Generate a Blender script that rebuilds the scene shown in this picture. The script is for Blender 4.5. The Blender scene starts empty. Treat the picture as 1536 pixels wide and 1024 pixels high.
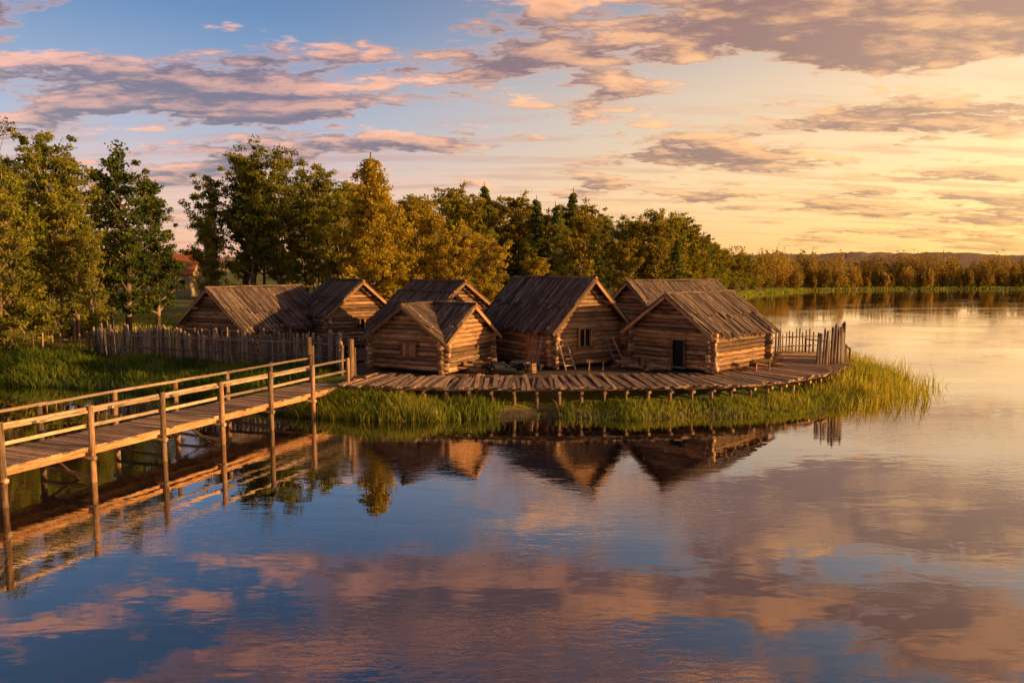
import bpy, math, random
import numpy as np
from mathutils import Vector
random.seed(7); rng=np.random.default_rng(7)
S=bpy.context.scene
S.view_settings.view_transform='Standard'; S.view_settings.look='None'; S.view_settings.exposure=0
COL=S.collection
SUN_AZ=104; SUN_EL=10

# ---------------------------------------------------------------- materials
def newmat(name):
    m=bpy.data.materials.new(name); m.use_nodes=True
    nt=m.node_tree; nt.nodes.clear()
    out=nt.nodes.new('ShaderNodeOutputMaterial')
    return m,nt,out
def N(nt,t,**kw):
    n=nt.nodes.new(t)
    for k,v in kw.items(): setattr(n,k,v)
    return n
def setin(nt,sock,v):
    if hasattr(v,'is_output'): nt.links.new(v,sock)
    else: sock.default_value=v
def M(nt,op,a,b=None,c=None,clamp=False):
    n=N(nt,'ShaderNodeMath',operation=op); n.use_clamp=clamp
    setin(nt,n.inputs[0],a)
    if b is not None: setin(nt,n.inputs[1],b)
    if c is not None: setin(nt,n.inputs[2],c)
    return n.outputs[0]
def SM(nt,v,a,b,lo=0.0,hi=1.0):
    n=N(nt,'ShaderNodeMapRange',interpolation_type='SMOOTHSTEP')
    setin(nt,n.inputs[0],v); n.inputs[1].default_value=a; n.inputs[2].default_value=b
    n.inputs[3].default_value=lo; n.inputs[4].default_value=hi
    return n.outputs[0]
def MIX(nt,f,a,b,mode='MIX'):
    n=N(nt,'ShaderNodeMixRGB',blend_type=mode)
    def s(sock,v):
        if isinstance(v,tuple): v=(*v[:3],1)
        setin(nt,sock,v)
    setin(nt,n.inputs[0],f); s(n.inputs[1],a); s(n.inputs[2],b)
    return n.outputs[0]
def RAMP(nt,v,stops):
    n=N(nt,'ShaderNodeValToRGB'); e=n.color_ramp.elements
    while len(e)<len(stops): e.new(0.5)
    for el,(p,c) in zip(e,stops): el.position=p; el.color=(*c,1)
    setin(nt,n.inputs[0],v); return n.outputs[0]
def NOISE(nt,vec,scale,detail=4,rough=.55,dist=0.0):
    n=N(nt,'ShaderNodeTexNoise'); nt.links.new(vec,n.inputs['Vector'])
    n.inputs['Scale'].default_value=scale; n.inputs['Detail'].default_value=detail
    n.inputs['Roughness'].default_value=rough; n.inputs['Distortion'].default_value=dist
    return n.outputs[0]
def MAP(nt,vec,scale):
    n=N(nt,'ShaderNodeMapping'); nt.links.new(vec,n.inputs[0]); n.inputs['Scale'].default_value=scale
    return n.outputs[0]
def ATTR(nt,name):
    n=N(nt,'ShaderNodeAttribute',attribute_name=name); return n.outputs['Fac']

def wood(name,dark,mid,light,bump=.35,rough=.85):
    m,nt,out=newmat(name)
    uv=N(nt,'ShaderNodeTexCoord').outputs['UV']
    n1=NOISE(nt,MAP(nt,uv,(1.6,26,1)),1.0,4,.65,.3)
    n2=NOISE(nt,MAP(nt,uv,(.9,3,1)),1.0,3,.6)
    n3=NOISE(nt,MAP(nt,uv,(4,90,1)),1.0,2,.6)
    f=M(nt,'ADD',M(nt,'MULTIPLY',n1,.75),M(nt,'MULTIPLY',n2,.45))
    c=RAMP(nt,f,[(.43,dark),(.58,mid),(.74,light)])
    r=ATTR(nt,'rnd')
    c=MIX(nt,1.0,c,RAMP(nt,r,[(0,(.42,.40,.41)),(.5,(.9,.87,.84)),(1,(1.5,1.34,1.18))]),'MULTIPLY')
    crack=SM(nt,n3,.36,.46)
    c=MIX(nt,1.0,c,MIX(nt,crack,(.36,.33,.31),(1,1,1)),'MULTIPLY')
    b=N(nt,'ShaderNodeBsdfPrincipled'); nt.links.new(c,b.inputs['Base Color'])
    b.inputs['Roughness'].default_value=rough; b.inputs['Specular IOR Level'].default_value=.25
    bp=N(nt,'ShaderNodeBump'); bp.inputs['Strength'].default_value=bump; bp.inputs['Distance'].default_value=.03
    nt.links.new(M(nt,'ADD',n1,M(nt,'MULTIPLY',crack,.5)),bp.inputs['Height']); nt.links.new(bp.outputs[0],b.inputs['Normal'])
    nt.links.new(b.outputs[0],out.inputs[0]); return m
W_LOG=wood('log_wood',(.11,.045,.021),(.52,.27,.13),(.80,.52,.29),.65)
W_END=wood('log_end_wood',(.34,.18,.09),(.68,.42,.23),(.80,.56,.34))
W_ROOF=wood('weathered_roof_boards',(.04,.025,.02),(.19,.12,.088),(.48,.33,.235),.8)
W_TRIM=wood('trim_wood',(.24,.11,.05),(.60,.30,.13),(.76,.45,.22))
W_DECK=wood('deck_boards',(.15,.082,.05),(.50,.31,.19),(.74,.51,.33))
W_RAIL=wood('rail_wood',(.32,.19,.11),(.68,.45,.27),(.80,.58,.37))
W_FENCE=wood('palisade_wood',(.09,.057,.043),(.33,.225,.17),(.60,.43,.32))
W_POST=wood('post_wood',(.10,.053,.03),(.38,.21,.11),(.60,.385,.22))
W_BARK=wood('tree_bark',(.09,.06,.04),(.32,.21,.13),(.56,.39,.25))
def plain(name,c,rough=.8):
    m,nt,out=newmat(name); b=N(nt,'ShaderNodeBsdfPrincipled')
    tc=N(nt,'ShaderNodeTexCoord').outputs['Object']
    n=NOISE(nt,tc,3.0,4,.6)
    nt.links.new(MIX(nt,n,tuple(x*.6 for x in c),tuple(min(1,x*1.4) for x in c)),b.inputs['Base Color'])
    b.inputs['Roughness'].default_value=rough; nt.links.new(b.outputs[0],out.inputs[0]); return m
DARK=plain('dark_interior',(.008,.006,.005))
NET=plain('dark_tarred_net',(.03,.026,.024))
TILE=plain('orange_roof_tile',(.62,.17,.05)); PLASTER=plain('cream_plaster',(.5,.33,.18))
def leafmat(name,cols,trans=.35):
    m,nt,out=newmat(name)
    r=ATTR(nt,'rnd'); c=RAMP(nt,r,cols)
    d=N(nt,'ShaderNodeBsdfDiffuse'); t=N(nt,'ShaderNodeBsdfTranslucent')
    nt.links.new(c,d.inputs[0]); nt.links.new(MIX(nt,1.0,c,(1.25,1.2,.6),'MULTIPLY'),t.inputs[0])
    mx=N(nt,'ShaderNodeMixShader'); mx.inputs[0].default_value=trans
    nt.links.new(d.outputs[0],mx.inputs[1]); nt.links.new(t.outputs[0],mx.inputs[2]); nt.links.new(mx.outputs[0],out.inputs[0]); return m
LEAF=leafmat('green_leaves',[(0,(.055,.072,.014)),(.5,(.27,.26,.036)),(1,(.56,.44,.06))],.42)
LEAFD1=leafmat('dark_leaves',[(0,(.035,.055,.014)),(.5,(.14,.17,.03)),(1,(.32,.28,.05))],.4)
LEAFG=leafmat('golden_leaves',[(0,(.12,.10,.018)),(.5,(.52,.37,.04)),(1,(.80,.56,.08))],.42)
LEAFD=leafmat('haze_tinted_leaves',[(0,(.19,.125,.035)),(.5,(.44,.28,.065)),(1,(.66,.42,.11))],.4)  # distance haze put into the leaf colour as a pale gold tint
GRASS=leafmat('grass_blades',[(0,(.06,.10,.018)),(.5,(.27,.31,.04)),(1,(.62,.50,.09))],.45)
REED=leafmat('reed_blades',[(0,(.16,.16,.025)),(.5,(.52,.43,.05)),(1,(.82,.62,.13))],.5)

# ---------------------------------------------------------------- mesh builder
class MB:
    def __init__(s): s.v=[];s.f=[];s.m=[];s.uv=[];s.r=[]
    def poly(s,pts,mat=0,rnd=.5,uvs=None):
        i=len(s.v); s.v+= [tuple(p) for p in pts]; s.r+=[rnd]*len(pts)
        s.f.append(tuple(range(i,i+len(pts)))); s.m.append(mat)
        s.uv+= uvs if uvs else [(p[0]+p[2],p[1]) for p in pts]
    def log(s,p0,p1,r0,r1=None,n=9,mat=0,endmat=None,k=3,jit=.0,tip=0,rnd=None):
        r1=r0 if r1 is None else r1; endmat=mat if endmat is None else endmat
        p0=Vector(p0);p1=Vector(p1);d=p1-p0;L=d.length
        if L<1e-4: return
        d/=L; a=Vector((0,0,1)) if abs(d.z)<.9 else Vector((1,0,0)); x=d.cross(a).normalized(); y=d.cross(x)
        rnd=random.random() if rnd is None else rnd; uo=random.random()*50; vo=random.random()*50
        base=len(s.v)
        for j in range(k+1):
            t=j/k; c=p0+d*(L*t); r=r0+(r1-r0)*t
            if jit: c=c+(x*random.uniform(-1,1)+y*random.uniform(-1,1))*jit; r*=random.uniform(.93,1.07)
            for q in range(n):
                an=2*math.pi*q/n; s.v.append(tuple(c+(x*math.cos(an)+y*math.sin(an))*r)); s.r.append(rnd)
        cir=2*math.pi*r0
        for j in range(k):
            for q in range(n):
                q2=(q+1)%n
                s.f.append((base+j*n+q,base+j*n+q2,base+(j+1)*n+q2,base+(j+1)*n+q)); s.m.append(mat)
                u0=uo+L*j/k;u1=uo+L*(j+1)/k;v0=vo+cir*q/n;v1=vo+cir*(q+1)/n
                s.uv+=[(u0,v0),(u0,v1),(u1,v1),(u1,v0)]
        def cap(off,c,rev):
            idx=[off+q for q in range(n)]
            ci=len(s.v); s.v.append(tuple(c)); s.r.append(rnd)
            for q in range(n):
                q2=(q+1)%n
                s.f.append((idx[q2],idx[q],ci) if rev else (idx[q],idx[q2],ci)); s.m.append(endmat)
                s.uv+=[(uo+.02*q,vo),(uo+.02*q+.02,vo),(uo+.02*q,vo+.12)]
        cap(base,p0,True); cap(base+k*n,p1+d*tip,False)
    def plank(s,p0,p1,w,th,up=(0,0,1),mat=0,rnd=None):
        p0=Vector(p0);p1=Vector(p1);d=p1-p0;L=d.length
        if L<1e-4:return
        d/=L; u=Vector(up); sd=d.cross(u).normalized(); u=sd.cross(d).normalized()
        rnd=random.random() if rnd is None else rnd; uo=random.random()*50; vo=random.random()*50
        a=sd*(w/2); b=u*(th/2)
        P=[p0-a-b,p0+a-b,p0+a+b,p0-a+b,p1-a-b,p1+a-b,p1+a+b,p1-a+b]
        i=len(s.v); s.v+=[tuple(p) for p in P]; s.r+=[rnd]*8
        for f,ww in (((0,1,5,4),w),((1,2,6,5),th),((2,3,7,6),w),((3,0,4,7),th)):
            s.f.append(tuple(i+q for q in f)); s.m.append(mat)
            s.uv+=[(uo,vo),(uo,vo+ww),(uo+L,vo+ww),(uo+L,vo)]; vo+=.37
        for f in ((3,2,1,0),(4,5,6,7)):
            s.f.append(tuple(i+q for q in f)); s.m.append(mat)
            s.uv+=[(uo,vo),(uo,vo+w),(uo+th,vo+w),(uo+th,vo)]
    def obj(s,name,mats,parent=None,smooth=False,origin=None):
        me=bpy.data.meshes.new(name); o=Vector(origin) if origin is not None else Vector((0,0,0))
        me.from_pydata([(x-o.x,y-o.y,z-o.z) for x,y,z in s.v],[],s.f)
        for m in mats: me.materials.append(m)
        me.polygons.foreach_set('material_index',s.m)
        uvl=me.uv_layers.new(name='UVMap'); uvl.data.foreach_set('uv',np.array(s.uv,dtype=np.float32).ravel())
        at=me.attributes.new('rnd','FLOAT','POINT'); at.data.foreach_set('value',np.array(s.r,dtype=np.float32))
        if smooth: me.polygons.foreach_set('use_smooth',[True]*len(s.f))
        me.update(); ob=bpy.data.objects.new(name,me); COL.objects.link(ob)
        if parent: ob.parent=parent; ob.location=o-parent.location
        else: ob.location=o
        return ob
def empty(name,loc):
    e=bpy.data.objects.new(name,None); e.location=loc; e.empty_display_size=.5; COL.objects.link(e); return e
def npmesh(name,V,F,mats,rnd,matidx=None,link=True):
    me=bpy.data.meshes.new(name); nv=len(V); k=F.shape[1]; nf=len(F)
    me.vertices.add(nv); me.vertices.foreach_set('co',V.astype(np.float32).ravel())
    me.loops.add(nf*k); me.loops.foreach_set('vertex_index',F.astype(np.int32).ravel())
    me.polygons.add(nf); me.polygons.foreach_set('loop_start',np.arange(0,nf*k,k,dtype=np.int32))
    for m in mats: me.materials.append(m)
    me.update(calc_edges=True)
    at=me.attributes.new('rnd','FLOAT','POINT'); at.data.foreach_set('value',rnd.astype(np.float32))
    if not link: return me
    ob=bpy.data.objects.new(name,me); COL.objects.link(ob); return ob

# ---------------------------------------------------------------- terrain
ISL=[(-400,40),(-60,40),(-26,38),(-20,36.5),(-14.5,34),(-10.5,31),(-8.3,29.6),(-6,29),(-3,28.9),(-.6,29.5),(1,29.9),(2.6,29.3),(6,29.0),(9,29.4),(11.5,30.1),(14,31.8),(16.5,33.3),(19,35.2),(20.6,38),(21,42),(19.5,46.5),(16,50),(13,56),(15,66),(22,85),(33,120),(45,150),(60,180),(85,212),(120,228),(170,232),(260,232),(600,220),(3000,200),(3000,3000),(-3000,3000),(-3000,40)]
PA=np.array(ISL,float)
def sdist(X,Y):
    X=np.asarray(X,float);Y=np.asarray(Y,float)
    best=np.full(X.shape,1e9); ins=np.zeros(X.shape,bool); n=len(PA)
    for i in range(n):
        x0,y0=PA[i];x1,y1=PA[(i+1)%n]; dx,dy=x1-x0,y1-y0
        t=np.clip(((X-x0)*dx+(Y-y0)*dy)/(dx*dx+dy*dy),0,1)
        best=np.minimum(best,np.hypot(X-x0-t*dx,Y-y0-t*dy))
        c=((y0>Y)!=(y1>Y)); 
        with np.errstate(divide='ignore',invalid='ignore'):
            xi=(x1-x0)*(Y-y0)/((y1-y0) if y1!=y0 else 1e-9)+x0
        ins^= c&(X<xi)
    return np.where(ins,best,-best)
def sst(x,a,b):
    t=np.clip((x-a)/(b-a),0,1); return t*t*(3-2*t)
def wob(X,Y):
    return (np.sin(X*1.3+Y*.7)+np.sin(X*.53-Y*1.1+2)+np.sin(X*2.9+1)*.4+np.sin(Y*2.3+X*.4)*.4)
def height(X,Y):
    X=np.asarray(X,float);Y=np.asarray(Y,float)
    d=sdist(X,Y)+wob(X,Y)*.14
    h=np.where(d<0,np.maximum(d*.35,-2.5),0)+sst(d,0,1.2)*.38+sst(d,1.2,4.2)*.68
    h=h+sst(d,8,60)*1.0*sst(Y,50,90)+np.where(d>1,wob(X*.7,Y*.7)*.02,0)
    return h
def H1(x,y): return float(height(np.array([x]),np.array([y]))[0])
def axis(lo,a,b,hi,fine,g=1.12):
    c=list(np.arange(a,b+1e-6,fine)); s=fine;x=c[-1]
    while x<hi: s*=g; x+=s; c.append(x)
    s=fine;x=a;pre=[]
    while x>lo: s*=g; x-=s; pre.append(x)
    return np.array(pre[::-1]+c)
gx=axis(-2500,-40,30,2500,.4); gy=axis(-60,24,62,2900,.4,1.07)
GX,GY=np.meshgrid(gx,gy); Z=height(GX,GY)
nx,ny=len(gx),len(gy); idx=np.arange(nx*ny).reshape(ny,nx)
F=np.stack([idx[:-1,:-1],idx[:-1,1:],idx[1:,1:],idx[1:,:-1]],-1).reshape(-1,4)
V=np.stack([GX,GY,Z],-1).reshape(-1,3)
yard=np.exp(-(((GX-3)/13.5)**2+((GY-40)/8.5)**2)**2)
yard=np.maximum(yard,np.exp(-(((GX+12)/8)**2+((GY-44)/5)**2)**2)).ravel()
m,nt,out=newmat('grassy_ground')
pos=N(nt,'ShaderNodeNewGeometry').outputs['Position']
n1=NOISE(nt,pos,.35,4,.6);n2=NOISE(nt,pos,6,4,.65);n3=NOISE(nt,pos,.05,3,.5)
g=MIX(nt,SM(nt,n1,.35,.65),(.08,.11,.022),(.22,.22,.045)); g=MIX(nt,SM(nt,n3,.4,.7),g,(.38,.30,.055))
g=MIX(nt,1.0,g,RAMP(nt,n2,[(.2,(.5,.5,.5)),(.8,(1.4,1.4,1.3))]),'MULTIPLY')
e=MIX(nt,n2,(.12,.075,.045),(.33,.22,.14)); yd=ATTR(nt,'rnd')
c=MIX(nt,SM(nt,M(nt,'ADD',yd,M(nt,'MULTIPLY',n1,.5)),.55,.85),g,e)
sep=N(nt,'ShaderNodeSeparateXYZ'); nt.links.new(pos,sep.inputs[0])
c=MIX(nt,SM(nt,M(nt,'ADD',sep.outputs[2],M(nt,'MULTIPLY',n1,.3)),.42,.28),c,MIX(nt,n2,(.08,.05,.03),(.25,.165,.10)))
b=N(nt,'ShaderNodeBsdfPrincipled'); nt.links.new(c,b.inputs['Base Color']); b.inputs['Roughness'].default_value=.95; b.inputs['Specular IOR Level'].default_value=.1
bp=N(nt,'ShaderNodeBump'); bp.inputs['Strength'].default_value=.7; bp.inputs['Distance'].default_value=.08; nt.links.new(n2,bp.inputs['Height']); nt.links.new(bp.outputs[0],b.inputs['Normal'])
nt.links.new(b.outputs[0],out.inputs[0])
ob=npmesh('ground',V,F,[m],yard); ob.data.polygons.foreach_set('use_smooth',[True]*len(F))

# hills on the horizon
m,nt,out=newmat('haze_tinted_hill'); pos=N(nt,'ShaderNodeNewGeometry').outputs['Position']
n1=NOISE(nt,pos,.02,5,.7); b=N(nt,'ShaderNodeBsdfDiffuse'); nt.links.new(MIX(nt,n1,(.42,.25,.14),(.60,.38,.20)),b.inputs[0]); nt.links.new(b.outputs[0],out.inputs[0])  # distance haze painted into the hill colour
az=np.radians(np.linspace(-60,75,500)); rows=[]
for r,k in ((1150,0),(1250,.6),(1400,1.0),(1800,.9)):
    hh=k*(31+3*np.sin(az*5+1)+2*np.sin(az*17)+1.2*np.sin(az*61)+rng.normal(0,.7,500)+3*np.sin(az*2.2))
    rows.append(np.stack([np.sin(az)*r,np.cos(az)*r,hh+.5],-1))
V=np.concatenate(rows); idx=np.arange(2000).reshape(4,500)
F=np.stack([idx[:-1,:-1],idx[:-1,1:],idx[1:,1:],idx[1:,:-1]],-1).reshape(-1,4)
npmesh('hills',V,F,[m],np.zeros(2000))

# ---------------------------------------------------------------- water
m,nt,out=newmat('lake_water')
pos=N(nt,'ShaderNodeNewGeometry').outputs['Position']
w1=NOISE(nt,MAP(nt,pos,(.6,1.5,1)),1.0,2,.5,.4)
w2=NOISE(nt,MAP(nt,pos,(2.6,7.0,1)),1.0,3,.55,.5)
w3=NOISE(nt,MAP(nt,pos,(.08,.16,1)),1.0,2,.5)
h=M(nt,'ADD',M(nt,'MULTIPLY',w1,.40),M(nt,'MULTIPLY',w2,M(nt,'MULTIPLY',SM(nt,w3,.40,.66),.55)))
bp=N(nt,'ShaderNodeBump'); bp.inputs['Strength'].default_value=1; bp.inputs['Distance'].default_value=.009
nt.links.new(h,bp.inputs['Height'])
gl=N(nt,'ShaderNodeBsdfGlossy'); gl.inputs['Roughness'].default_value=.0; gl.inputs[0].default_value=(.98,.95,.93,1); nt.links.new(bp.outputs[0],gl.inputs['Normal'])
df=N(nt,'ShaderNodeBsdfDiffuse'); df.inputs[0].default_value=(.005,.006,.009,1)
fr=N(nt,'ShaderNodeFresnel'); fr.inputs[0].default_value=1.8; nt.links.new(bp.outputs[0],fr.inputs['Normal'])
mx=N(nt,'ShaderNodeMixShader'); nt.links.new(M(nt,'MULTIPLY_ADD',fr.outputs[0],1.15,.20,clamp=True),mx.inputs[0])
nt.links.new(df.outputs[0],mx.inputs[1]); nt.links.new(gl.outputs[0],mx.inputs[2]); nt.links.new(mx.outputs[0],out.inputs[0])
npmesh('lake_water',np.array([(-2500,-60,0),(2500,-60,0),(2500,2800,0),(-2500,2800,0)],float),np.array([[0,1,2,3]]),[m],np.zeros(4))

# ---------------------------------------------------------------- log huts
DZ=1.16
def hut(kind,C,phi,W,L,wh,rh,z0=DZ,door=None,window=None,sidedoor=None,seed=0,ov=.5,cross=False):
    random.seed(seed)
    c,s=math.cos(math.radians(phi)),math.sin(math.radians(phi))
    R=Vector((c,s,0));Lf=Vector((-s,c,0)); O=Vector((C[0],C[1],z0))
    U,Vv=(Lf,R) if kind=='A' else (R,Lf)
    T=lambda u,v,z: O+U*u+Vv*v+Vector((0,0,z))
    par=empty('log_hut',O); d=.225; r=.120; ext=.30
    wl=MB()
    def seg(axisn,fixed,a0,b0,z,ops):
        parts=[(a0,b0)]
        for (o0,o1,z1,z2) in ops:
            if z1<z<z2:
                np_=[]
                for a,b in parts:
                    if o0>a and o1<b: np_+=[(a,o0),(o1,b)]
                    else: np_.append((a,b))
                parts=np_
        rr=random.random()
        for a,b in parts:
            if b-a<.05: continue
            rad=r*random.uniform(.86,1.04)
            a2=a-random.uniform(-.04,.12) if a==a0 else a; b2=b+random.uniform(-.04,.12) if b==b0 else b
            if axisn=='u': wl.log(T(a2,fixed,z),T(b2,fixed,z),rad,rad*random.uniform(.88,1),12,0,1,6,.012,rnd=rr)
            else: wl.log(T(fixed,a2,z),T(fixed,b2,z),rad,rad*random.uniform(.88,1),12,0,1,6,.012,rnd=rr)
    nco=int(wh/d)
    front=[o for o in (door,window) if o]; side=[sidedoor] if sidedoor else []
    for i in range(nco):
        seg('u',0,-ext,L+ext,(i+.5)*d,side); seg('u',W,-ext,L+ext,(i+.5)*d,[])
        for u in (0,L): seg('v',u,-ext,W+ext,(i+.95)*d if i<nco-1 else (i+.9)*d,front if u==0 else [])
    z=nco*d+.1
    while z<rh-.15:
        hw=(W/2)*(1-(z-wh)/(rh-wh))-.03
        if hw>.1:
            for u in (0,L): seg('v',u,W/2-hw,W/2+hw,z,front if u==0 else [])
            if cross:
                for v in (0,W): seg('u',v,L/2-hw,L/2+hw,z,[])
        z+=d
    q=.02
    for u in (q,L-q):
        wl.poly([T(u,q,0),T(u,W-q,0),T(u,W-q,wh),T(u,W/2,rh-.08),T(u,q,wh)],2)  # near-black backing added inside the logs to stop light leaks
    for v in (q,W-q): 
        if not cross: wl.poly([T(q,v,0),T(L-q,v,0),T(L-q,v,wh),T(q,v,wh)],2)
        else: wl.poly([T(q,v,0),T(L-q,v,0),T(L-q,v,wh),T(L/2,v,rh-.08),T(q,v,wh)],2)
    for f in (0.0,.5,1.0):
        for sg in (-1,1):
            if f==1.0 and sg==1: continue
            v=W/2+sg*(W/2)*(1-f); zz=wh+(rh-wh)*f-.06
            wl.log(T(-ov+.1,v,zz),T(L+ov-.1,v,zz),.075,.07,8,0,1,4,.01)
            if cross:
                wl.log(T(L/2+sg*(L/2)*(1-f),-ov+.1,zz),T(L/2+sg*(L/2)*(1-f),W+ov-.1,zz),.075,.07,8,0,1,4,.01)
    wl.obj('log_walls',[W_LOG,W_END,DARK],par,True,O)
    rf=MB(); sag=random.uniform(.04,.11); ph=random.random()*6
    def roofset(Tf,LL,WW,crossclip):
        sl=(rh-wh)/(WW/2); eo=.36
        for sg in (-1,1):
            nrm=(Tf(0,sg*sl,1)-Tf(0,0,0)).normalized()
            u=-ov; 
            while u<LL+ov:
                bw=random.uniform(.11,.22)
                dz=-sag*math.sin(math.pi*min(max(u/LL,0),1))+.03*math.sin(u*2.1+ph)
                sk=random.uniform(-.03,.03)
                def pt(run,lift): return Tf(u+bw/2+sk*run,WW/2+sg*run,rh+.04-run*sl+dz)+nrm*lift
                full=WW/2+eo
                if crossclip:
                    t=abs(u+bw/2-LL/2)
                    if t<LL/2+.02: full=min(full,t+.12)
                if full>1.2 and not (crossclip and full<WW/2):
                    midr=full*random.uniform(.48,.6)
                    rf.plank(pt(midr-.25,.0+random.uniform(0,.035)),pt(full+random.uniform(-.2,.2),random.uniform(0,.09)),bw*1.05,.04,nrm,0)
                    rf.plank(pt(-.03,.055),pt(midr+random.uniform(-.1,.16),.045+random.uniform(0,.06)),bw*1.05,.04,nrm,0)
                else: rf.plank(pt(-.03,.04),pt(full,.03+random.uniform(0,.03)),bw*1.06,.04,nrm,0)
                u+=bw
            for uu in (-ov-.02,LL+ov+.03):
                rf.plank(Tf(uu,WW/2-sg*.03,rh-.02),Tf(uu,WW/2+sg*(WW/2+eo+.05),rh-.02-(WW/2+eo+.05)*sl),.045,.15,nrm,1)
            if not crossclip:
                p0=Tf(-ov-.1,WW/2+sg*WW*.30,rh-WW*.30*sl+.12);p1=Tf(LL+ov+.1,WW/2+sg*WW*.30,rh-WW*.30*sl+.10)
                if random.random()<.6: rf.log(p0,p1,.035,.03,7,0,1,5,.015)
        rf.log(Tf(-ov-.12,WW/2-.05,rh+.12),Tf(LL+ov+.12,WW/2-.05,rh+.12),.06,.055,8,0,1,6,.02)
        rf.log(Tf(-ov-.02,WW/2+.09,rh+.08),Tf(LL+ov+.05,WW/2+.09,rh+.09),.05,.05,8,0,1,6,.02)
    roofset(T,L,W,cross)
    if cross: roofset(lambda u,v,z: T(v,u,z),W,L,True)
    rf.obj('board_roof',[W_ROOF,W_TRIM],par,False,O)
    def opening(op,side_,isdoor):
        o0,o1,z1,z2=op; mb=MB()
        P=(lambda a,z,k: T(k,a,z)) if not side_ else (lambda a,z,k: T(a,k,z))
        f=-.15; t=.09; upv=(P(0,0,-1)-P(0,0,0))
        mb.plank(P(o0,z1-.05,f),P(o0,z2+.1,f),t,.06,upv,0); mb.plank(P(o1,z1-.05,f),P(o1,z2+.1,f),t,.06,upv,0)
        mb.plank(P(o0-.1,z2+.05,f-.03),P(o1+.1,z2+.05,f-.03),.06,t,(0,0,1),0)
        mb.plank(P(o0-.1,z1,f-.03),P(o1+.1,z1,f-.03),.06,t,(0,0,1),0)
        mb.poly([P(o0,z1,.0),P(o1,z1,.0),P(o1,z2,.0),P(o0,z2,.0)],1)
        if isdoor==1: mb.plank(P((o0+o1)/2,z1,f+.03),P((o0+o1)/2,z2,f+.03),.05,.04,upv,0)
        if isdoor==2:
            n=4
            for i in range(n):
                a=o0+(i+.5)*(o1-o0)/n
                mb.plank(P(a,z1+.04,-.12),P(a,z2-.02,-.12),(o1-o0)/n-.012,.03,upv,0)
            mb.plank(P(o0+.04,z1+.25,-.15),P(o1-.04,z1+.25,-.15),.03,.09,(0,0,1),0)
        mb.obj('door' if z1<.3 else 'window',[W_TRIM if isdoor==2 else W_LOG,DARK],par,False,O)
    if door: opening(door,False,3)
    if window: opening(window,False,1 if kind=='A' else 2)
    if sidedoor: opening(sidedoor,True,2)
    return par,T
_,TA=hut('A',(2.03,36.0),35,4.6,6.0,2.1,4.35,window=(1.55,2.35,.95,1.85),sidedoor=(1.1,2.0,.05,1.75),seed=1)
_,TB=hut('C',(-3.18,34.0),61,4.27,4.27,1.65,3.1,window=(1.5,2.35,.75,1.35),seed=2,ov=.4,cross=True)
_,TC=hut('C',(9.38,34.4),44,4.5,5.4,1.95,3.6,door=(1.35,2.1,.12,1.45),seed=3)
hut('C',(-15.6,43.0),62,5.5,6.8,1.6,3.8,z0=1.05,door=(2.2,3.0,.1,1.4),seed=4)
hut('A',(-11.4,45.6),33,4.2,5.8,2.3,4.15,z0=1.1,seed=5,window=(1.7,2.3,1.2,1.8))
hut('A',(-5.3,46.0),35,5.0,6.2,2.2,4.1,z0=1.1,seed=6)
hut('C',(8.7,42.6),35,4.8,7.2,2.2,4.15,z0=1.1,seed=8)
hut('A',(-5.0,39.3),40,4.0,4.6,1.7,3.6,z0=1.1,seed=9)
random.seed(11)

# ---------------------------------------------------------------- platform
EDGE=[(-7.4,31.2),(-5.5,30.6),(-3.3,30.4),(-.2,30.3),(2,30.3),(3.7,30.4),(6.5,30.6),(8.6,30.9),(10.3,31.3),(12.0,32.2),(13.9,33.6),(15.8,35.3),(17.3,37.4),(18.2,39.6),(18.5,42),(17.8,44.2)]
E=[Vector((x,y,0)) for x,y in EDGE]
def resample(pts,step):
    out=[];t=0
    for a,b in zip(pts[:-1],pts[1:]):
        L=(b-a).length
        while t<L: out.append((a+(b-a)*(t/L),(b-a).normalized())); t+=step
        t-=L
    return out
mb=MB(); sm=resample(E,.2)
for i,(p,dv) in enumerate(sm):
    j=min(len(sm)-1,i+6);k=max(0,i-6); dd=(sm[j][0]-sm[k][0]).normalized()
    inn=Vector((-dd.y,dd.x,0)); inn=(inn+Vector((random.uniform(-.08,.08),random.uniform(-.08,.08),0))).normalized()
    ln=random.uniform(2.3,3.7); z=DZ-.02+random.uniform(-.02,.02)
    mb.plank(p-inn*random.uniform(-.05,.36)+Vector((0,0,z+random.uniform(-.06,.0))),p+inn*ln+Vector((0,0,z)),random.uniform(.14,.20),.06,(0,0,1),0)
for off,zz,rr in ((.1,DZ-.13,.09),(.9,DZ-.14,.09)):
    prev=None
    for p,dv in resample(E,1.5):
        inn=Vector((-dv.y,dv.x,0)); q=p+inn*off
        if prev is not None: mb.log(prev-dv*.2+Vector((0,0,zz)),q+dv*.2+Vector((0,0,zz)),rr,rr*.9,8,1,2,3,.015)
        prev=q
for p,dv in resample(E,.95):
    inn=Vector((-dv.y,dv.x,0)); q=p+inn*random.uniform(.1,.3)
    mb.log(q+Vector((0,0,-.6)),q+Vector((0,0,DZ-.2)),.085,.075,8,1,2)
    mb.log(q-inn*.3+Vector((0,0,DZ-.27)),q+inn*1.6+Vector((0,0,DZ-.27)),.07,.06,8,1,2)
mb.obj('timber_platform',[W_DECK,W_POST,W_END])

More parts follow.
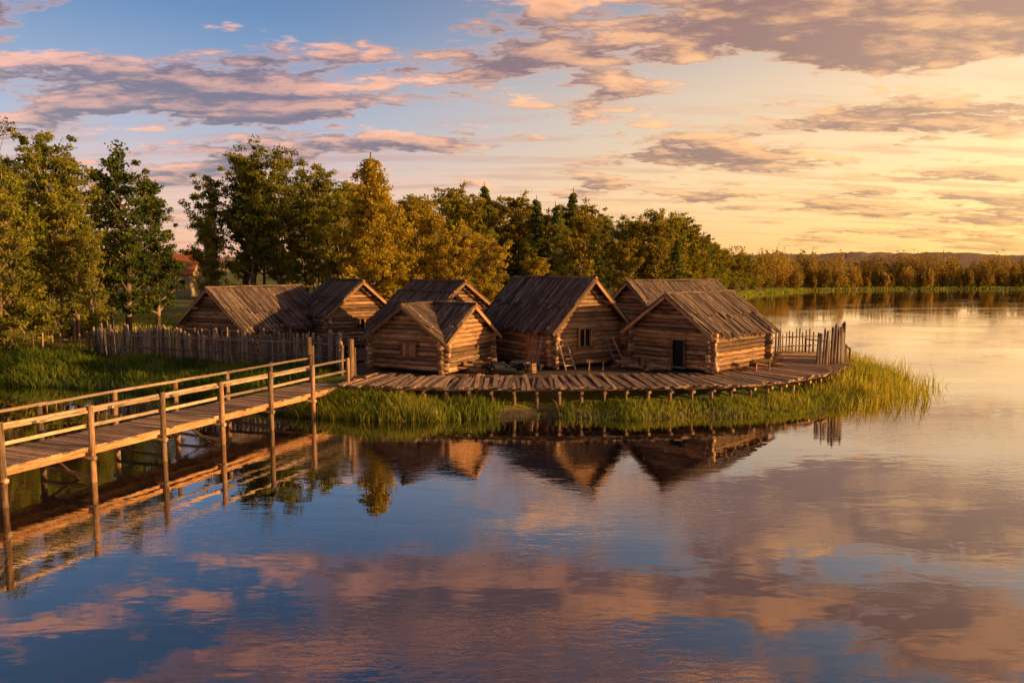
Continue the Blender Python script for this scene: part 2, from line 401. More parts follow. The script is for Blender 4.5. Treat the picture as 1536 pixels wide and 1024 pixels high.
# ---------------------------------------------------------------- footbridge
B0=Vector((-15.9,11.4,0));B1=Vector((-7.3,31.8,0)); bd=(B1-B0).normalized(); bl=(B1-B0).length; bs=Vector((-bd.y,bd.x,0)); BW=1.75
br=empty('wooden_footbridge',B0); bz=1.0
mb=MB(); t=0
while t<bl:
    w=.17; p=B0+bd*(t+w/2)+Vector((0,0,bz+random.uniform(-.006,.006)))
    mb.plank(p-bs*(.1+random.uniform(0,.05)),p+bs*(BW+.1+random.uniform(0,.05)),w-.014,.05,(0,0,1),0); t+=w
mb.obj('deck_boards',[W_DECK],br,False,B0)
mb=MB()
for o in (.05,BW/2,BW-.05):
    mb.plank(B0+bs*o+Vector((0,0,bz-.14)),B1+bs*o+Vector((0,0,bz-.14)),.12,.2,(0,0,1),0)
mb.plank(B0-bs*.1+Vector((0,0,bz-.05)),B1-bs*.1+Vector((0,0,bz-.05)),.04,.14,(0,0,1),0)
mb.obj('beams',[W_TRIM],br,False,B0)
mb=MB(); n=9; sp=bl/n
for i in range(n+1):
    q=B0+bd*(i*sp+.0)
    for o,tt in ((-.17,1.17),(BW+.17,1.14)):
        hh=bz+tt+random.uniform(-.03,.05); lean=Vector((random.uniform(-.03,.03),random.uniform(-.03,.03),0))
        mb.log(q+bs*o+Vector((0,0,-1.5)),q+bs*o+lean+Vector((0,0,hh)),.09,.08,10,0,1,4,.006)
    mb.log(q-bs*.3+Vector((0,0,bz-.3)),q+bs*(BW+.3)+Vector((0,0,bz-.3)),.075,.075,8,0,1)
    mb.log(q-bs*.15+Vector((0,0,.15)),q+bs*(BW+.15)+Vector((0,0,.22)),.06,.055,8,0,1)
    if i%2==0: mb.log(q-bs*.1+Vector((0,0,-.3)),q+bs*(BW)+Vector((0,0,bz-.3)),.045,.045,7,0,1)
mb.obj('posts',[W_POST,W_END],br,True,B0)
mb=MB()
for o in (-.07,BW+.07):
    for i in range(n):
        a=B0+bd*(i*sp-.12)+bs*o; c2=B0+bd*((i+1)*sp+.12)+bs*o; j=random.uniform(-.015,.015)
        mb.log(a+Vector((0,0,bz+1.10+j)),c2+Vector((0,0,bz+1.10-j)),.05,.045,8,0,0,3,.006)
        mb.plank(a+Vector((0,0,bz+.62+j)),c2+Vector((0,0,bz+.62-j)),.05,.09,(0,0,1),0)
mb.obj('handrails',[W_RAIL],br,False,B0)
mb=MB()
for o in (-.22,BW+.3):
    q=B1+bd*.15+bs*o
    mb.log(q+Vector((0,0,-.8)),q+Vector((0,0,3.0)),.15,.13,12,0,1,4,.01)
    mb.plank(q+bd*.28+Vector((0,0,.6)),q+bd*.28+Vector((0,0,2.6)),.16,.07,(1,0,0),0)
mb.log(B1+bd*.15-bs*.2+Vector((0,0,1.35)),B1+bd*.15-bs*1.0+Vector((0,0,1.35)),.06,.05,8,0,1)
mb.obj('gate_posts',[W_POST,W_END])

# ---------------------------------------------------------------- fences
def palisade(name,pts,h,step=.15,r=.065,z=None,rails=True,gapp=0.0,mat=None):
    mb=MB()
    P=[Vector((x,y,0)) for x,y in pts]
    for p,dv in resample(P,step):
        if random.random()<gapp: continue
        g=H1(p.x,p.y) if z is None else z
        hh=h*random.uniform(.8,1.12); rr=r*random.uniform(.7,1.25)
        ln=Vector((random.uniform(-.07,.07),random.uniform(-.07,.07),0)); jt=Vector((-dv.y,dv.x,0))*random.uniform(-.03,.03)
        mb.log(p+jt+Vector((0,0,g-.3)),p+jt+ln+Vector((0,0,g+hh)),rr,rr*.85,7,0,1,3,.008,tip=random.uniform(.02,.14))
    if rails:
        for a,b in zip(P[:-1],P[1:]):
            dv=(b-a).normalized(); nn=Vector((dv.y,-dv.x,0))*.09; ga=H1(a.x,a.y) if z is None else z; gb=H1(b.x,b.y) if z is None else z
            for k in (.35,.75): mb.log(a+nn+Vector((0,0,ga+h*k)),b+nn+Vector((0,0,gb+h*k)),.04,.035,7,0,1,4,.015)
    return mb.obj(name,[mat or W_FENCE,W_END],None,True)
palisade('palisade_fence',[(-25,43.6),(-22.0,41.8),(-16.5,39.6),(-11.0,37.4),(-8.4,36.2)],1.65,.155,gapp=.03)
palisade('palisade_fence',[(-8.6,36.4),(-8.0,34.2)],1.6)
palisade('palisade_fence',[(15.75,37.6),(17.0,37.9),(17.8,39.0)],1.85,.17,.085,z=DZ,rails=False)
palisade('picket_fence',[(13.4,40.8),(16.0,42.6),(18.0,43.2)],1.35,.24,.05,z=DZ-.05,mat=W_POST)
palisade('picket_fence',[(-24.6,43.4),(-28.5,42.6)],1.1,.5,.05,mat=W_POST)
mb=MB()
RL=[Vector((17.9,38.6,0)),Vector((18.6,40.6,0)),Vector((18.7,42.6,0)),Vector((17.9,44.5,0))]
for a in RL: mb.log(a+Vector((0,0,.2)),a+Vector((0,0,DZ+.75)),.06,.055,8,0,1)
for a,b2 in zip(RL[:-1],RL[1:]):
    mb.log(a+Vector((0,0,DZ+.65)),b2+Vector((0,0,DZ+.65)),.04,.04,7,0,1)
mb.obj('platform_railing',[W_POST,W_END])

# ---------------------------------------------------------------- yard objects
def ladder(p0,top,side,w,n):
    mb=MB(); p0=Vector(p0);top=Vector(top);sd=Vector(side).normalized()*w/2
    mb.log(p0-sd,top-sd*.8,.04,.035,8,0); mb.log(p0+sd,top+sd*.8,.04,.035,8,0)
    for i in range(n):
        t=(i+.7)/n; c=p0.lerp(top,t); mb.log(c-sd*1.1,c+sd*1.1,.028,.028,7,0)
    return mb.obj('wooden_ladder',[W_RAIL])
Rv=Vector((math.cos(math.radians(35)),math.sin(math.radians(35)),0))
a=TA(-.95,.35,0); ladder((a.x,a.y,DZ),tuple(TA(-.2,.35,1.5)),Rv,.6,5)
a=TA(-.95,3.65,0); ladder((a.x,a.y,DZ),tuple(TA(-.2,3.5,1.4)),Rv,.6,5)
mb=MB()
for i in range(9):
    u=.35+i*.13; mb.log(TA(u,-.65,.02),TA(u,-.22,1.5+random.uniform(-.05,.08)),.026,.022,6,0)
for z in (.2,.75,1.3): mb.log(TA(.25,-.65+.3*z,z),TA(1.5,-.65+.3*z,z),.035,.03,7,0)
mb.obj('wattle_gate',[W_RAIL])
def pile(name,c,w,d,h,n,mat,rr=(.04,.09)):
    mb=MB()
    for i in range(n):
        x=random.gauss(0,w/2.2);y=random.gauss(0,d/2.2);z=rr[1]+h*max(0,1-(x/w)**2-(y/d)**2)*random.random()
        an=random.uniform(-.5,.5); l=random.uniform(.25,.6); dv=Vector((math.cos(an)*l,math.sin(an)*l,random.uniform(-.08,.08)))
        p=Vector((c[0]+x,c[1]+y,DZ+z)); mb.log(p-dv,p+dv,random.uniform(*rr),None,7,0,1)
    return mb.obj(name,[mat,W_END if mat!=NET else NET])
pile('firewood_pile',(-1.6,35.1),.7,.35,.35,26,W_LOG)
pile('net_heap',(-.6,34.7),.5,.3,.3,30,NET,(.05,.12))
pile('net_heap',(.5,35.3),.55,.3,.35,30,NET,(.05,.12))
pile('firewood_pile',(5.9,36.3),.5,.3,.4,22,W_LOG)
pile('firewood_pile',(7.1,35.3),.4,.25,.22,14,W_POST)
pile('net_heap',(-8.9,37.8),.7,.4,.9,30,NET,(.05,.1))
pile('firewood_pile',(12.9,37.0),.5,.3,.25,16,W_POST)
def stool(c):
    mb=MB(); mb.log((c[0]-.5,c[1],DZ+.42),(c[0]+.5,c[1]+.25,DZ+.42),.1,.1,9,0,1)
    for dx in(-.35,.35):
        for dy in (-.12,.12): mb.log((c[0]+dx+dy*.4,c[1]+dx*.25+dy*1.4,DZ),(c[0]+dx,c[1]+dx*.25+dy*.4,DZ+.4),.03,.03,6,0)
    mb.obj('log_bench',[W_POST,W_END])
stool((4.1,35.4)); stool((12.2,35.4))
def tub(c,r,h):
    mb=MB()
    for i in range(16):
        a=2*math.pi*i/16; p=Vector((c[0]+math.cos(a)*r,c[1]+math.sin(a)*r,DZ)); q=Vector((c[0]+math.cos(a)*r*.88,c[1]+math.sin(a)*r*.88,DZ+h))
        mb.plank(p,q,r*.42,.025,(math.cos(a),math.sin(a),0),0)
    for z in (.2,.75): 
        for i in range(16):
            a=2*math.pi*i/16;b2=2*math.pi*(i+1)/16;rr=r*(1-.12*z)+.025
            mb.log((c[0]+math.cos(a)*rr,c[1]+math.sin(a)*rr,DZ+h*z),(c[0]+math.cos(b2)*rr,c[1]+math.sin(b2)*rr,DZ+h*z),.015,None,5,1)
    mb.log((c[0],c[1],DZ+.02),(c[0],c[1],DZ+h*.85),r*.84,r*.8,14,1)
    mb.obj('wooden_tub',[W_POST,NET])
tub((.9,34.6),.28,.45); tub((6.6,36.0),.25,.5); tub((-1.0,36.2),.25,.5)

# distant house
x,y,z0=-50.5,112,1.9; hp=empty('orange_roof_house',(x,y,z0))
mb=MB(); w,l,hh,rr=3.4,3.0,3.6,6.4
c4=[(x-l,y-w,z0),(x+l,y-w,z0),(x+l,y+w,z0),(x-l,y+w,z0)]; up=lambda p,h:(p[0],p[1],z0+h)
for i in range(4): a,b2=c4[i],c4[(i+1)%4]; mb.poly([a,b2,up(b2,hh),up(a,hh)],0)
for xx in (x-l,x+l): mb.poly([(xx,y-w,z0+hh),(xx,y+w,z0+hh),(xx,y,z0+rr)],0)
mb.obj('walls',[PLASTER],hp,False,(x,y,z0))
mb=MB()
for sg in(-1,1): mb.plank((x-l-.5,y+sg*w*.55,z0+hh+(rr-hh)*.47),(x+l+.5,y+sg*w*.55,z0+hh+(rr-hh)*.47),4.9,.2,(0,sg*(rr-hh),w),0)
mb.log((x+1.5,y,z0+rr-.6),(x+1.5,y,z0+rr+.8),.35,.35,4,0)
mb.obj('roof',[TILE],hp,False,(x,y,z0))
mb=MB()
for dx in (-1.8,0,1.8): mb.plank((x+dx,y-w-.04,z0+1.3),(x+dx,y-w-.04,z0+2.6),.8,.05,(0,-1,0),0)
mb.obj('windows',[DARK],hp,False,(x,y,z0))

# ---------------------------------------------------------------- trees
def tree_mesh(name,Ht,prof,start,nl,leafn,lsize,leafm,seed,clr=.6,trunk_r=.2,up=.45,bias=.5,ntr=1,spread=1.0):
    random.seed(seed); rg=np.random.default_rng(seed)
    mb=MB(); cl=[]
    for k in range(ntr):
        off=Vector((random.uniform(-.7,.7),random.uniform(-.7,.7),0))*(ntr>1)
        lean=Vector((random.uniform(-.05,.05),random.uniform(-.05,.05),0))*Ht*(1+.8*(ntr>1))
        hk=Ht*(1 if k==0 else random.uniform(.78,.95))
        def tp(t): return off+Vector((lean.x*t*t+.12*math.sin(t*7+seed),lean.y*t*t+.12*math.cos(t*6+seed),t*hk*.96))
        seg=9
        for i in range(seg): mb.log(tp(i/seg),tp((i+1)/seg),trunk_r*(1-.85*i/seg)+.015,trunk_r*(1-.85*(i+1)/seg)+.015,7,0,0,1)
        for i in range(nl//ntr):
            t=start+(1-start)*((i+random.random())/(nl//ntr)); tt=(t-start)/(1-start)
            R=prof(tt)*random.choice([1,1,.75,.5,1.2])*random.uniform(.8,1.05)
            az=i*2.4+random.uniform(-.5,.5); el=up*random.uniform(.4,1.5)+tt*.5
            p0=tp(max(0,t-.06)); dv=Vector((math.cos(az)*math.cos(el),math.sin(az)*math.cos(el),math.sin(el)))
            p1=p0+dv*R/max(.5,math.cos(el)); p1.z=min(p1.z,hk)
            mb.log(p0,p1,max(.02,.09*(1-t)+.025),.012,5,0,0,2,.06)
            m_=max(2,int(R*2.4))
            for j in range(m_):
                f=.3+.75*(j+random.random())/m_
                q=p0.lerp(p1,f)+Vector((random.gauss(0,.25),random.gauss(0,.25),random.gauss(0,.2)))*(.4+R*.28)*spread
                cl.append((q.x,q.y,min(q.z,hk),random.gauss(bias,.17)))
    cl=np.array(cl); nc=len(cl); per=max(10,leafn//nc)
    c=np.repeat(cl,per,0); n=len(c)
    g=rg.normal(0,1,(n,3)); g/=np.maximum(1e-3,np.linalg.norm(g,axis=1,keepdims=True)); g*=rg.random((n,1))**.6
    rad=clr*rg.uniform(.5,1.35,(nc,1)).repeat(per,0)
    P=c[:,:3]+g*rad*np.array([1,1,.6])
    nr=rg.normal(0,1,(n,3)); nr[:,2]+=.5; nr/=np.linalg.norm(nr,axis=1,keepdims=True)
    a=np.cross(nr,rg.normal(0,1,(n,3))); a/=np.linalg.norm(a,axis=1,keepdims=True); b_=np.cross(nr,a)
    s_=lsize*rg.uniform(.6,1.3,(n,1))
    LV=np.stack([P-a*s_,P+b_*s_*.6,P+a*s_,P-b_*s_*.6],1).reshape(-1,3)
    LF=np.arange(4*n).reshape(n,4)
    lr=np.clip(c[:,3]+rg.normal(0,.12,n)+.12*g[:,2],0,1).repeat(4)  # clump tops toned lighter, light from above put into the leaf colour
    tv=np.array(mb.v); tf=[];tuv=[];li=0
    for f in mb.f:
        u=mb.uv[li:li+len(f)]; li+=len(f)
        if len(f)==3: continue
        tf.append(f); tuv+=u
    tf=np.array(tf)
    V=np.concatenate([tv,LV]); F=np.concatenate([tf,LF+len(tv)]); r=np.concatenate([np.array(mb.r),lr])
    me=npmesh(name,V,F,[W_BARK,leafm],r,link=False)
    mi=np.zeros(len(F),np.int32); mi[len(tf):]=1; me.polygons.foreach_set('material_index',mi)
    uv=np.zeros((len(F)*4,2),np.float32); uv[:len(tuv)]=tuv
    me.uv_layers.new(name='UVMap').data.foreach_set('uv',uv.ravel())
    return me
oval=lambda R:(lambda t:R*(.45+.55*math.sin(math.pi*min(1,t*.85+.15)))*(1 if t<.85 else (1-t)/.15*.6+.4))
cone=lambda R:(lambda t:R*(1-t)**.75*(.75+.25*min(1,t*6))+.25)
TM={
 'a1':tree_mesh('alder_a',14,oval(2.5),.27,62,14000,.11,LEAF,1,.54,.15,.55,.45,2),
 'a2':tree_mesh('alder_b',14,oval(2.1),.34,56,12000,.11,LEAF,2,.52,.13,.6,.5,2),
 'a3':tree_mesh('alder_c',14,oval(2.2),.2,62,12500,.11,LEAF,3,.52,.12,.7,.62,3),
 'd1':tree_mesh('dark_tree',13,oval(2.5),.18,62,15000,.12,LEAFD1,4,.54,.2,.5,.38),
 'l1':tree_mesh('linden',14,cone(4.1),.05,140,34000,.12,LEAFG,5,.55,.24,.30,.48),
 'l2':tree_mesh('young_maple',9,oval(2.4),.06,60,13000,.11,LEAFG,6,.52,.11,.6,.45),
 'f1':tree_mesh('birch',14,oval(2.8),.10,60,9000,.18,LEAFG,7,.70,.2,.5,.24),
 'f2':tree_mesh('forest_tree',15,oval(2.5),.15,56,8500,.18,LEAF,8,.70,.2,.6,.6),
 's1':tree_mesh('spruce',15,cone(2.0),.08,100,10000,.16,LEAFD1,9,.42,.18,.0,.6),
 'b1':tree_mesh('bush',3,oval(1.6),.0,34,5500,.09,LEAF,10,.42,.05,.9,.6,3),
}
TH={'a1':14,'a2':14,'a3':14,'d1':13,'l1':14,'l2':9,'f1':14,'f2':15,'s1':15,'b1':3}
TN={'a1':'alder_tree','a2':'alder_tree','a3':'alder_tree','d1':'oak_tree','l1':'linden_tree','l2':'maple_tree','f1':'birch_tree','f2':'deciduous_tree','s1':'spruce_tree','b1':'bush'}
random.seed(5)
def tree(k,x,y,h,wf=1.0):
    o=bpy.data.objects.new(TN[k],TM[k]); COL.objects.link(o); s=h/TH[k]
    o.location=(x,y,H1(x,y)-.1); o.scale=(s*wf,s*wf,s); o.rotation_euler=(0,0,random.uniform(0,6.28))
for a in [('a1',-34.0,48,14.9),('a2',-32.6,52,15.2),('a3',-30.0,50,12.0),('d1',-29.2,56,14.0),('d1',-29.0,60,12.2,.9),('a3',-31.0,45.5,11.4),('a1',-38.5,50,15.0),('a2',-43,53,15.4),
          ('a2',-35,58,14.5),('a1',-41,62,14.5),('a3',-36.4,54,14),('a3',-34,62,13),('a3',-27.9,48.5,8.5,.8),
          ('a2',-28.5,70,14.2,.9),('a1',-26.3,72,16.6,.9),('a2',-23.8,69,16.4),('a1',-21.2,68,16.2,.9),('a2',-18.4,71,15.4),('a3',-16.2,67,13.2),('a3',-27.3,67,11,.8),('a1',-22.6,74,16.6,.9),('a3',-20,73,15.4,.9),('a2',-25.1,70.5,16.0,.9),
          ('l1',-11.6,62,15.4,.95),('l2',-9.4,73,11.5),('l2',-6.9,66,9.8,.95),('l2',-2.0,63,7.8,.9),('f1',-5,82,13),('l2',-14.4,76,10.5),('l2',2.2,72,6.2),('f1',8,86,11.5),('l2',-4.2,70,8.6)]:
    tree(*a)
for x,y,h in [(-30,46,3.0),(-32.5,44.5,3.4),(-35,43,3.2),(-38,45,4),(-31.5,53,2.6),(-19.5,63,2.4),(-22,66,2.2),(-16.5,61,2.4),(-13,59,2.4),(-8,58,2.2),(-33,42.2,2.0),(-29.5,43.4,1.4),(-37,41.5,2.4),(15,72,3.0),(19,82,3.6),(-36,56,3.4),(-38,50,3.5)]:
    tree('b1',x,y,h,random.uniform(1,1.3))
fr=random.Random(3)
for row,(yy,hh) in enumerate(((92,12.0),(101,14.3),(112,16.4),(124,18.0))):
    x=-20-row*3
    while x<20+row*3.5:
        k=fr.choice(['f1','f2','f1','s1','a3','f1','f2'])
        px=x/yy
        f=1.0-.20*max(0,(px-.06))/.15
        h=hh*fr.uniform(.82,1.08)*f*(1.0 if k=='s1' and row<2 else 1)
        tree(k,x+fr.uniform(-1,1),yy+fr.uniform(-3,3),h,1.08); x+=fr.uniform(3.6,5.2)
for x,y,h,k in [(19,98,11.5,'f1'),(23,108,13.3,'f2'),(26,116,13.6,'f1'),(29,124,12.4,'f2'),(31,130,13.4,'s1'),(34,136,11.6,'f1'),(37,142,11.2,'f2'),(40,149,13.2,'s1'),(41,152,10.5,'f1'),(44,158,11,'f2'),(47,164,9.7,'f1'),(50,171,10,'f2'),(54,177,9,'f1'),(57,184,9.4,'f2'),(61,190,9,'f1'),(66,197,8.6,'f2'),(71,206,8.2,'f1'),(28,135,14,'f2'),(34,150,13.5,'f1'),(40,162,13,'f2'),(24,120,15,'f2'),(77,214,8.6,'f2'),(43,153,4.0,'b1'),(51,170,3.5,'b1'),(37,137,4.0,'b1'),(30,115,3.8,'b1'),(26,100,3.8,'b1'),(57,182,3,'b1'),(63,192,3,'b1'),(70,202,3,'b1'),(-4,108,18.2,'s1'),(9,110,17.6,'s1'),(3,100,15.5,'s1')]:
    tree(k,x,y,h,1.05)
# distant tree line (one mass)
Vs=[];Rs=[];xs=[]
SX=[22,33,45,60,85,120,170,260,400];SY=[85,120,150,180,212,228,232,232,228]
for row,off in enumerate((3,10,24)):
    x=80 if row==0 else 60
    while x<330: xs.append((x,float(np.interp(x,SX,SY))+off+fr.uniform(-1,3),(fr.uniform(3.0,8.0) if row==0 else fr.uniform(5.4,10.8)+row*1.2))); x+=fr.uniform(2.0,4.4)
for x,y,h in xs:
    m_=800; R=h*fr.uniform(.22,.42); pw=fr.uniform(0,.5)
    g=rng.normal(0,1,(m_,3)); g/=np.linalg.norm(g,axis=1,keepdims=True); g*=np.minimum(1,rng.random((m_,1))**.45)
    lump=1+.24*np.sin(g[:,:1]*6+x)*np.cos(g[:,2:]*5+y)
    tap=1-pw*(g[:,2:]+.3)
    P=np.array([x,y,.3+h*.5])+g*lump*np.concatenate([R*tap,R*tap,tap*0+h*.5],1)
    nr=rng.normal(0,1,(m_,3));a=np.cross(nr,rng.normal(0,1,(m_,3)));a/=np.linalg.norm(a,axis=1,keepdims=True);b_=np.cross(nr,a);b_/=np.linalg.norm(b_,axis=1,keepdims=True)
    s_=rng.uniform(.18,.38,(m_,1))
    Vs.append(np.stack([P-a*s_,P+b_*s_*.7,P+a*s_,P-b_*s_*.7],1).reshape(-1,3)); Rs.append(np.clip(fr.gauss(.45,.2)+rng.normal(0,.12,m_)+.1*g[:,2],0,1).repeat(4))  # crown tops toned lighter, overhead light painted into the leaves
V=np.concatenate(Vs); npmesh('distant_trees',V,np.arange(len(V)).reshape(-1,4),[LEAFD],np.concatenate(Rs))

# ---------------------------------------------------------------- grass
def blades(name,X,Y,Hh,bw=.018,mat=GRASS,rb=.5,zmin=-.15,lean=.35):
    n=len(X); Zb=np.maximum(height(X,Y),zmin)-.03
    an=rng.uniform(0,2*np.pi,n); w=np.stack([np.cos(an),np.sin(an),0*an],-1)*bw*rng.uniform(.6,1.5,(n,1))
    la=rng.uniform(0,2*np.pi,n); lv=np.stack([np.cos(la),np.sin(la),0*la],-1)*(Hh*lean*rng.random(n))[:,None]
    B=np.stack([X,Y,Zb],-1); up=np.zeros((n,3)); up[:,2]=Hh
    v=np.stack([B-w,B+w,B+up*.6+lv*.4+w*.7,B+up*.6+lv*.4-w*.7, B+up*.62+lv*.42-w*.7,B+up*.62+lv*.42+w*.7,B+up+lv+w*.08,B+up+lv-w*.08],1)
    v[:,4]=v[:,3]; v[:,5]=v[:,2]
    F=np.arange(8*n).reshape(-1,4)
    r=np.clip(rng.normal(rb,.2,n)+.2*wob(X*.9,Y*.9)/2,0,1).repeat(8)
    return npmesh(name,v.reshape(-1,3),F,[mat],r)
def scatter(n,x0,x1,y0,y1,cond):
    X=rng.uniform(x0,x1,n);Y=rng.uniform(y0,y1,n); d=sdist(X,Y); k=cond(X,Y,d); return X[k],Y[k],d[k]
def edgey(X): return np.interp(X,[e[0] for e in EDGE[:14]],[e[1] for e in EDGE[:14]])
dens=lambda X,Y: (wob(X*1.7,Y*1.7)+wob(X*.6+4,Y*.6))/4+.5
X,Y,d=scatter(150000,-9.5,20.6,28.4,41,lambda X,Y,d:(d>-.15)&(Y<edgey(X)+.1)&(rng.random(len(X))<np.clip(dens(X,Y),.25,1))&~((X>-.5)&(X<1.9)&(rng.random(len(X))<.93)))
hs=(.14+.18*rng.random(len(X)))*(1+.9*np.clip(dens(X*.8,Y),0,1))*np.where(X<-.5,1.4,1.0)*np.where((X>2)&(X<13),.75,1)*np.where(X>14.5,1.4,1)
blades('shore_grass',X,Y,hs,lean=.9,rb=.6)
X,Y,d=scatter(20000,12.5,23.4,31,48,lambda X,Y,d:(d>-1.9)&(d<2.6)&(rng.random(len(X))<np.clip((d+1.9)/2.4,.04,.8)*np.clip(dens(X,Y)+.2,.12,1)))
k=~((X<18.9)&(Y>edgey(np.minimum(X,18))-.1)&(Y<46)); X,Y=X[k],Y[k]
blades('reeds',X,Y,(.5+.8*rng.random(len(X)))*(.6+.5*np.clip(dens(X,Y),0,1))*np.interp(X,[12.5,17],[.55,1]),.016,REED,rb=.6,lean=.6)
X,Y,d=scatter(150000,-40,-7.9,29.5,45,lambda X,Y,d:(d>-.3)&(d<9)&(rng.random(len(X))<np.clip(dens(X,Y),.25,1)))
fy=np.interp(X,[-25,-22,-16.5,-11,-8.4],[43.6,41.8,39.6,37.4,36.2])
k=((Y<fy-.15)|(X<-25))&~((np.abs(X+7.3)<1.2)&(Y>31)); X,Y,fy=X[k],Y[k],fy[k]
blades('bank_grass',X,Y,(.13+.3*rng.random(len(X)))*(1+.7*np.clip(dens(X,Y),0,1))*np.where((fy-Y<2)&(X>-25),.55,1),.022,rb=.30,lean=.9)
X,Y,d=scatter(60000,-50,16,46,75,lambda X,Y,d:(d>.5)&(rng.random(len(X))<np.clip(dens(X,Y),.2,1)))
blades('meadow_grass',X,Y,.12+.22*rng.random(len(X)),.035,rb=.75,lean=.7)
t=rng.random(12000); sx=np.interp(t,[0,.35,.6,.8,1],[22,45,60,85,230]); sy=np.interp(sx,SX,SY)
X=sx+rng.normal(0,.4,12000)-.6; Y=sy+rng.uniform(-.5,2,12000)
blades('shoreline_reeds',X,Y,.2+.5*rng.random(12000),.09,rb=.6)

# ---------------------------------------------------------------- sky
w=bpy.data.worlds.new('World'); S.world=w; w.use_nodes=True; nt=w.node_tree; nt.nodes.clear()
out=nt.nodes.new('ShaderNodeOutputWorld')
sky=N(nt,'ShaderNodeTexSky',sky_type='NISHITA'); sky.sun_disc=False; sky.sun_elevation=math.radians(SUN_EL); sky.sun_rotation=math.radians(SUN_AZ)
sky.dust_density=2.0
bg1=N(nt,'ShaderNodeBackground'); nt.links.new(sky.outputs[0],bg1.inputs[0]); bg1.inputs[1].default_value=.05
d=N(nt,'ShaderNodeTexCoord').outputs['Generated']
sp_=N(nt,'ShaderNodeSeparateXYZ'); nt.links.new(d,sp_.inputs[0]); dx,dy,dz=sp_.outputs
z=M(nt,'MAXIMUM',dz,0.0); den=M(nt,'ADD',z,.14)
px=M(nt,'DIVIDE',dx,den); py=M(nt,'DIVIDE',dy,den)
def vec(ox,oy,sx,sy,zz=3.7):
    c=N(nt,'ShaderNodeCombineXYZ'); setin(nt,c.inputs[0],M(nt,'MULTIPLY',M(nt,'ADD',px,ox),sx)); setin(nt,c.inputs[1],M(nt,'MULTIPLY',M(nt,'ADD',py,oy),sy)); c.inputs[2].default_value=zz
    return c.outputs[0]
nA=NOISE(nt,vec(0,0,1.7,3.1),1.25,8,.56,.12)
nB=NOISE(nt,vec(.07,-.09,1.7,3.1),1.25,8,.56,.12)
nL=NOISE(nt,vec(3,1,.8,1.9,1.2),1.0,2,.5,.0)
nP=NOISE(nt,vec(5,2,4.2,6.8),1.5,5,.55,.15)
nS=NOISE(nt,vec(1,7,1.3,7.5,9.1),1.0,4,.55,.2)
billow=M(nt,'MULTIPLY',M(nt,'ABSOLUTE',M(nt,'SUBTRACT',nP,.5)),2.0)
def blob(a,b,sx,sy,amp):
    u=M(nt,'DIVIDE',M(nt,'SUBTRACT',px,a),sx); v=M(nt,'DIVIDE',M(nt,'SUBTRACT',py,b),sy)
    r2=M(nt,'ADD',M(nt,'MULTIPLY',u,u),M(nt,'MULTIPLY',v,v))
    return M(nt,'MULTIPLY',M(nt,'EXPONENT',M(nt,'MULTIPLY',r2,-1.0)),amp)
bl=blob(.97,2.07,.72,.28,.20)
for a in ((-1.2,2.52,.62,.28,.16),(-.3,2.02,.5,.15,-.13),(-.1,2.45,.55,.12,.09),(.5,2.6,.6,.14,.03),(.75,2.85,.9,.2,.05),(-1.45,1.95,.4,.14,.08),(.1,3.3,1.2,.18,.05),(0,1.5,.5,.25,.05)): bl=M(nt,'ADD',bl,blob(*a))
dn=M(nt,'ADD',M(nt,'ADD',M(nt,'MULTIPLY',nA,.70),M(nt,'MULTIPLY',nL,.30)),M(nt,'ADD',bl,M(nt,'MULTIPLY',M(nt,'SUBTRACT',billow,.17),.22)))
cover=SM(nt,dn,.475,.565)
cover=M(nt,'MULTIPLY',cover,SM(nt,z,.0,.06,.5,1.0))
thick=SM(nt,dn,.52,.70)
lit=SM(nt,M(nt,'ADD',M(nt,'SUBTRACT',nA,nB),M(nt,'MULTIPLY',M(nt,'SUBTRACT',billow,.17),.30)),-.07,.16)
lit=M(nt,'MULTIPLY',lit,M(nt,'SUBTRACT',1.0,M(nt,'MULTIPLY',thick,.45)))
lit=M(nt,'MAXIMUM',lit,M(nt,'MULTIPLY',SM(nt,dn,.57,.48),.75))
gd=Vector((math.sin(math.radians(47)),math.cos(math.radians(47)),.06)).normalized()
dot=N(nt,'ShaderNodeVectorMath',operation='DOT_PRODUCT'); nt.links.new(d,dot.inputs[0]); dot.inputs[1].default_value=gd
a=dot.outputs['Value']; wf=SM(nt,a,.38,1.0)
cool=RAMP(nt,z,[(0,(.95,.50,.31)),(.10,(.78,.48,.42)),(.18,(.36,.40,.55)),(.30,(.10,.21,.44)),(.42,(.03,.075,.20)),(1,(.02,.045,.12))])
warm=RAMP(nt,z,[(0,(1.1,.58,.18)),(.10,(1.05,.68,.30)),(.22,(.86,.60,.36)),(.36,(.30,.31,.38)),(.5,(.08,.12,.22)),(1,(.04,.06,.14))])
base=MIX(nt,wf,cool,warm)
glow=M(nt,'POWER',M(nt,'MAXIMUM',a,0.0),12.0)
base=MIX(nt,glow,base,MIX(nt,1.0,base,(.5,.28,.06),'ADD'))
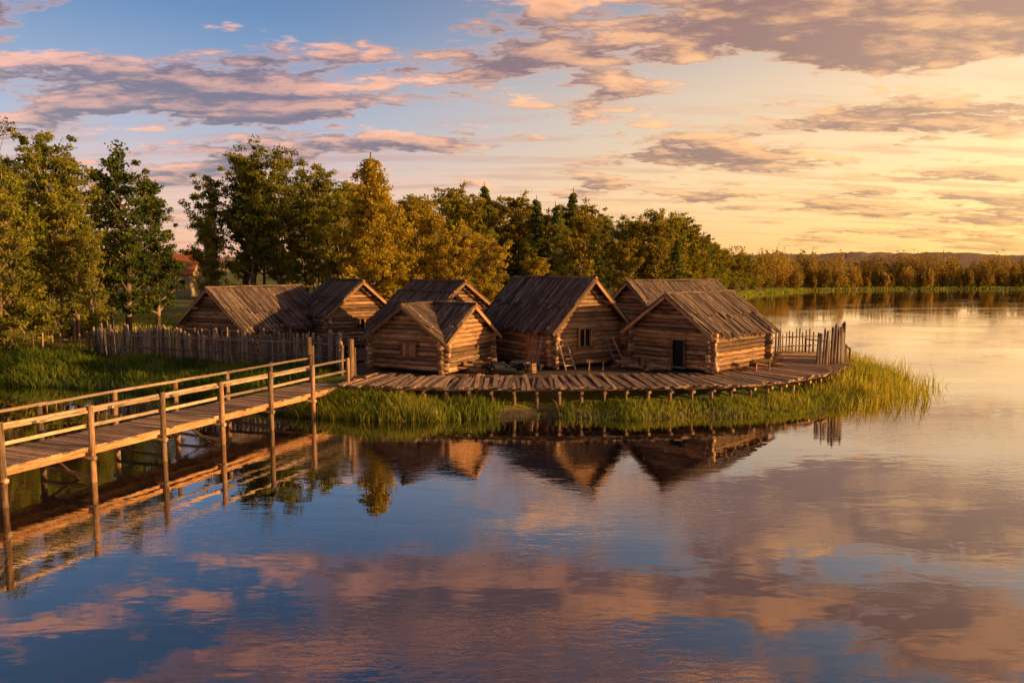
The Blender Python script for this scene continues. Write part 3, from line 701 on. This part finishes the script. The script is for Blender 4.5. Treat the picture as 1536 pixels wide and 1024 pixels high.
shade=MIX(nt,wf,(.15,.09,.155),(.34,.14,.085)); litc=MIX(nt,wf,(1.05,.48,.31),(1.4,.70,.22))
st=M(nt,'MULTIPLY',SM(nt,nS,.48,.66),M(nt,'MULTIPLY',SM(nt,z,.02,.06),SM(nt,z,.26,.14)))
base=MIX(nt,M(nt,'MULTIPLY',st,.6),base,MIX(nt,wf,(.50,.27,.27),(.86,.42,.17)))
cc=MIX(nt,lit,shade,litc)
cc=MIX(nt,SM(nt,z,.28,.42),cc,MIX(nt,1.0,cc,(.80,.60,.46),'MULTIPLY'))
cc=MIX(nt,M(nt,'MULTIPLY',glow,.35),cc,(1.2,.68,.24))
colr=MIX(nt,cover,base,cc)
# unseen sky overhead and behind the camera dimmed to deepen contrast
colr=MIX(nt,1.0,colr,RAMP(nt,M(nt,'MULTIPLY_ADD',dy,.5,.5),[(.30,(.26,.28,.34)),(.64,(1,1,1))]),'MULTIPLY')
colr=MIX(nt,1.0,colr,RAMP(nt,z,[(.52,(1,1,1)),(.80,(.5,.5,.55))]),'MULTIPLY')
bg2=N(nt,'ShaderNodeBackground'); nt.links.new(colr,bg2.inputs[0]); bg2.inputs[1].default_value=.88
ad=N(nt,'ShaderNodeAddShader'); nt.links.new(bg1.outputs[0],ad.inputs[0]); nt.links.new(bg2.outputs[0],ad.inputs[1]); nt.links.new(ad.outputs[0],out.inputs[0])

# ---------------------------------------------------------------- sun + camera
l=bpy.data.lights.new('sun','SUN'); l.energy=5; l.angle=math.radians(.6); l.color=(1,.62,.23)
so=bpy.data.objects.new('sun',l); COL.objects.link(so)
sd=Vector((math.sin(math.radians(SUN_AZ))*math.cos(math.radians(SUN_EL)),math.cos(math.radians(SUN_AZ))*math.cos(math.radians(SUN_EL)),math.sin(math.radians(SUN_EL))))
so.rotation_euler=sd.to_track_quat('Z','Y').to_euler(); so.location=(30,20,30)
cam=bpy.data.cameras.new('camera'); cam.lens=25.78; cam.sensor_width=36; cam.clip_end=6000
co=bpy.data.objects.new('camera',cam); COL.objects.link(co); co.location=(0,0,6); co.rotation_euler=(math.radians(90-5.56),0,0); S.camera=co
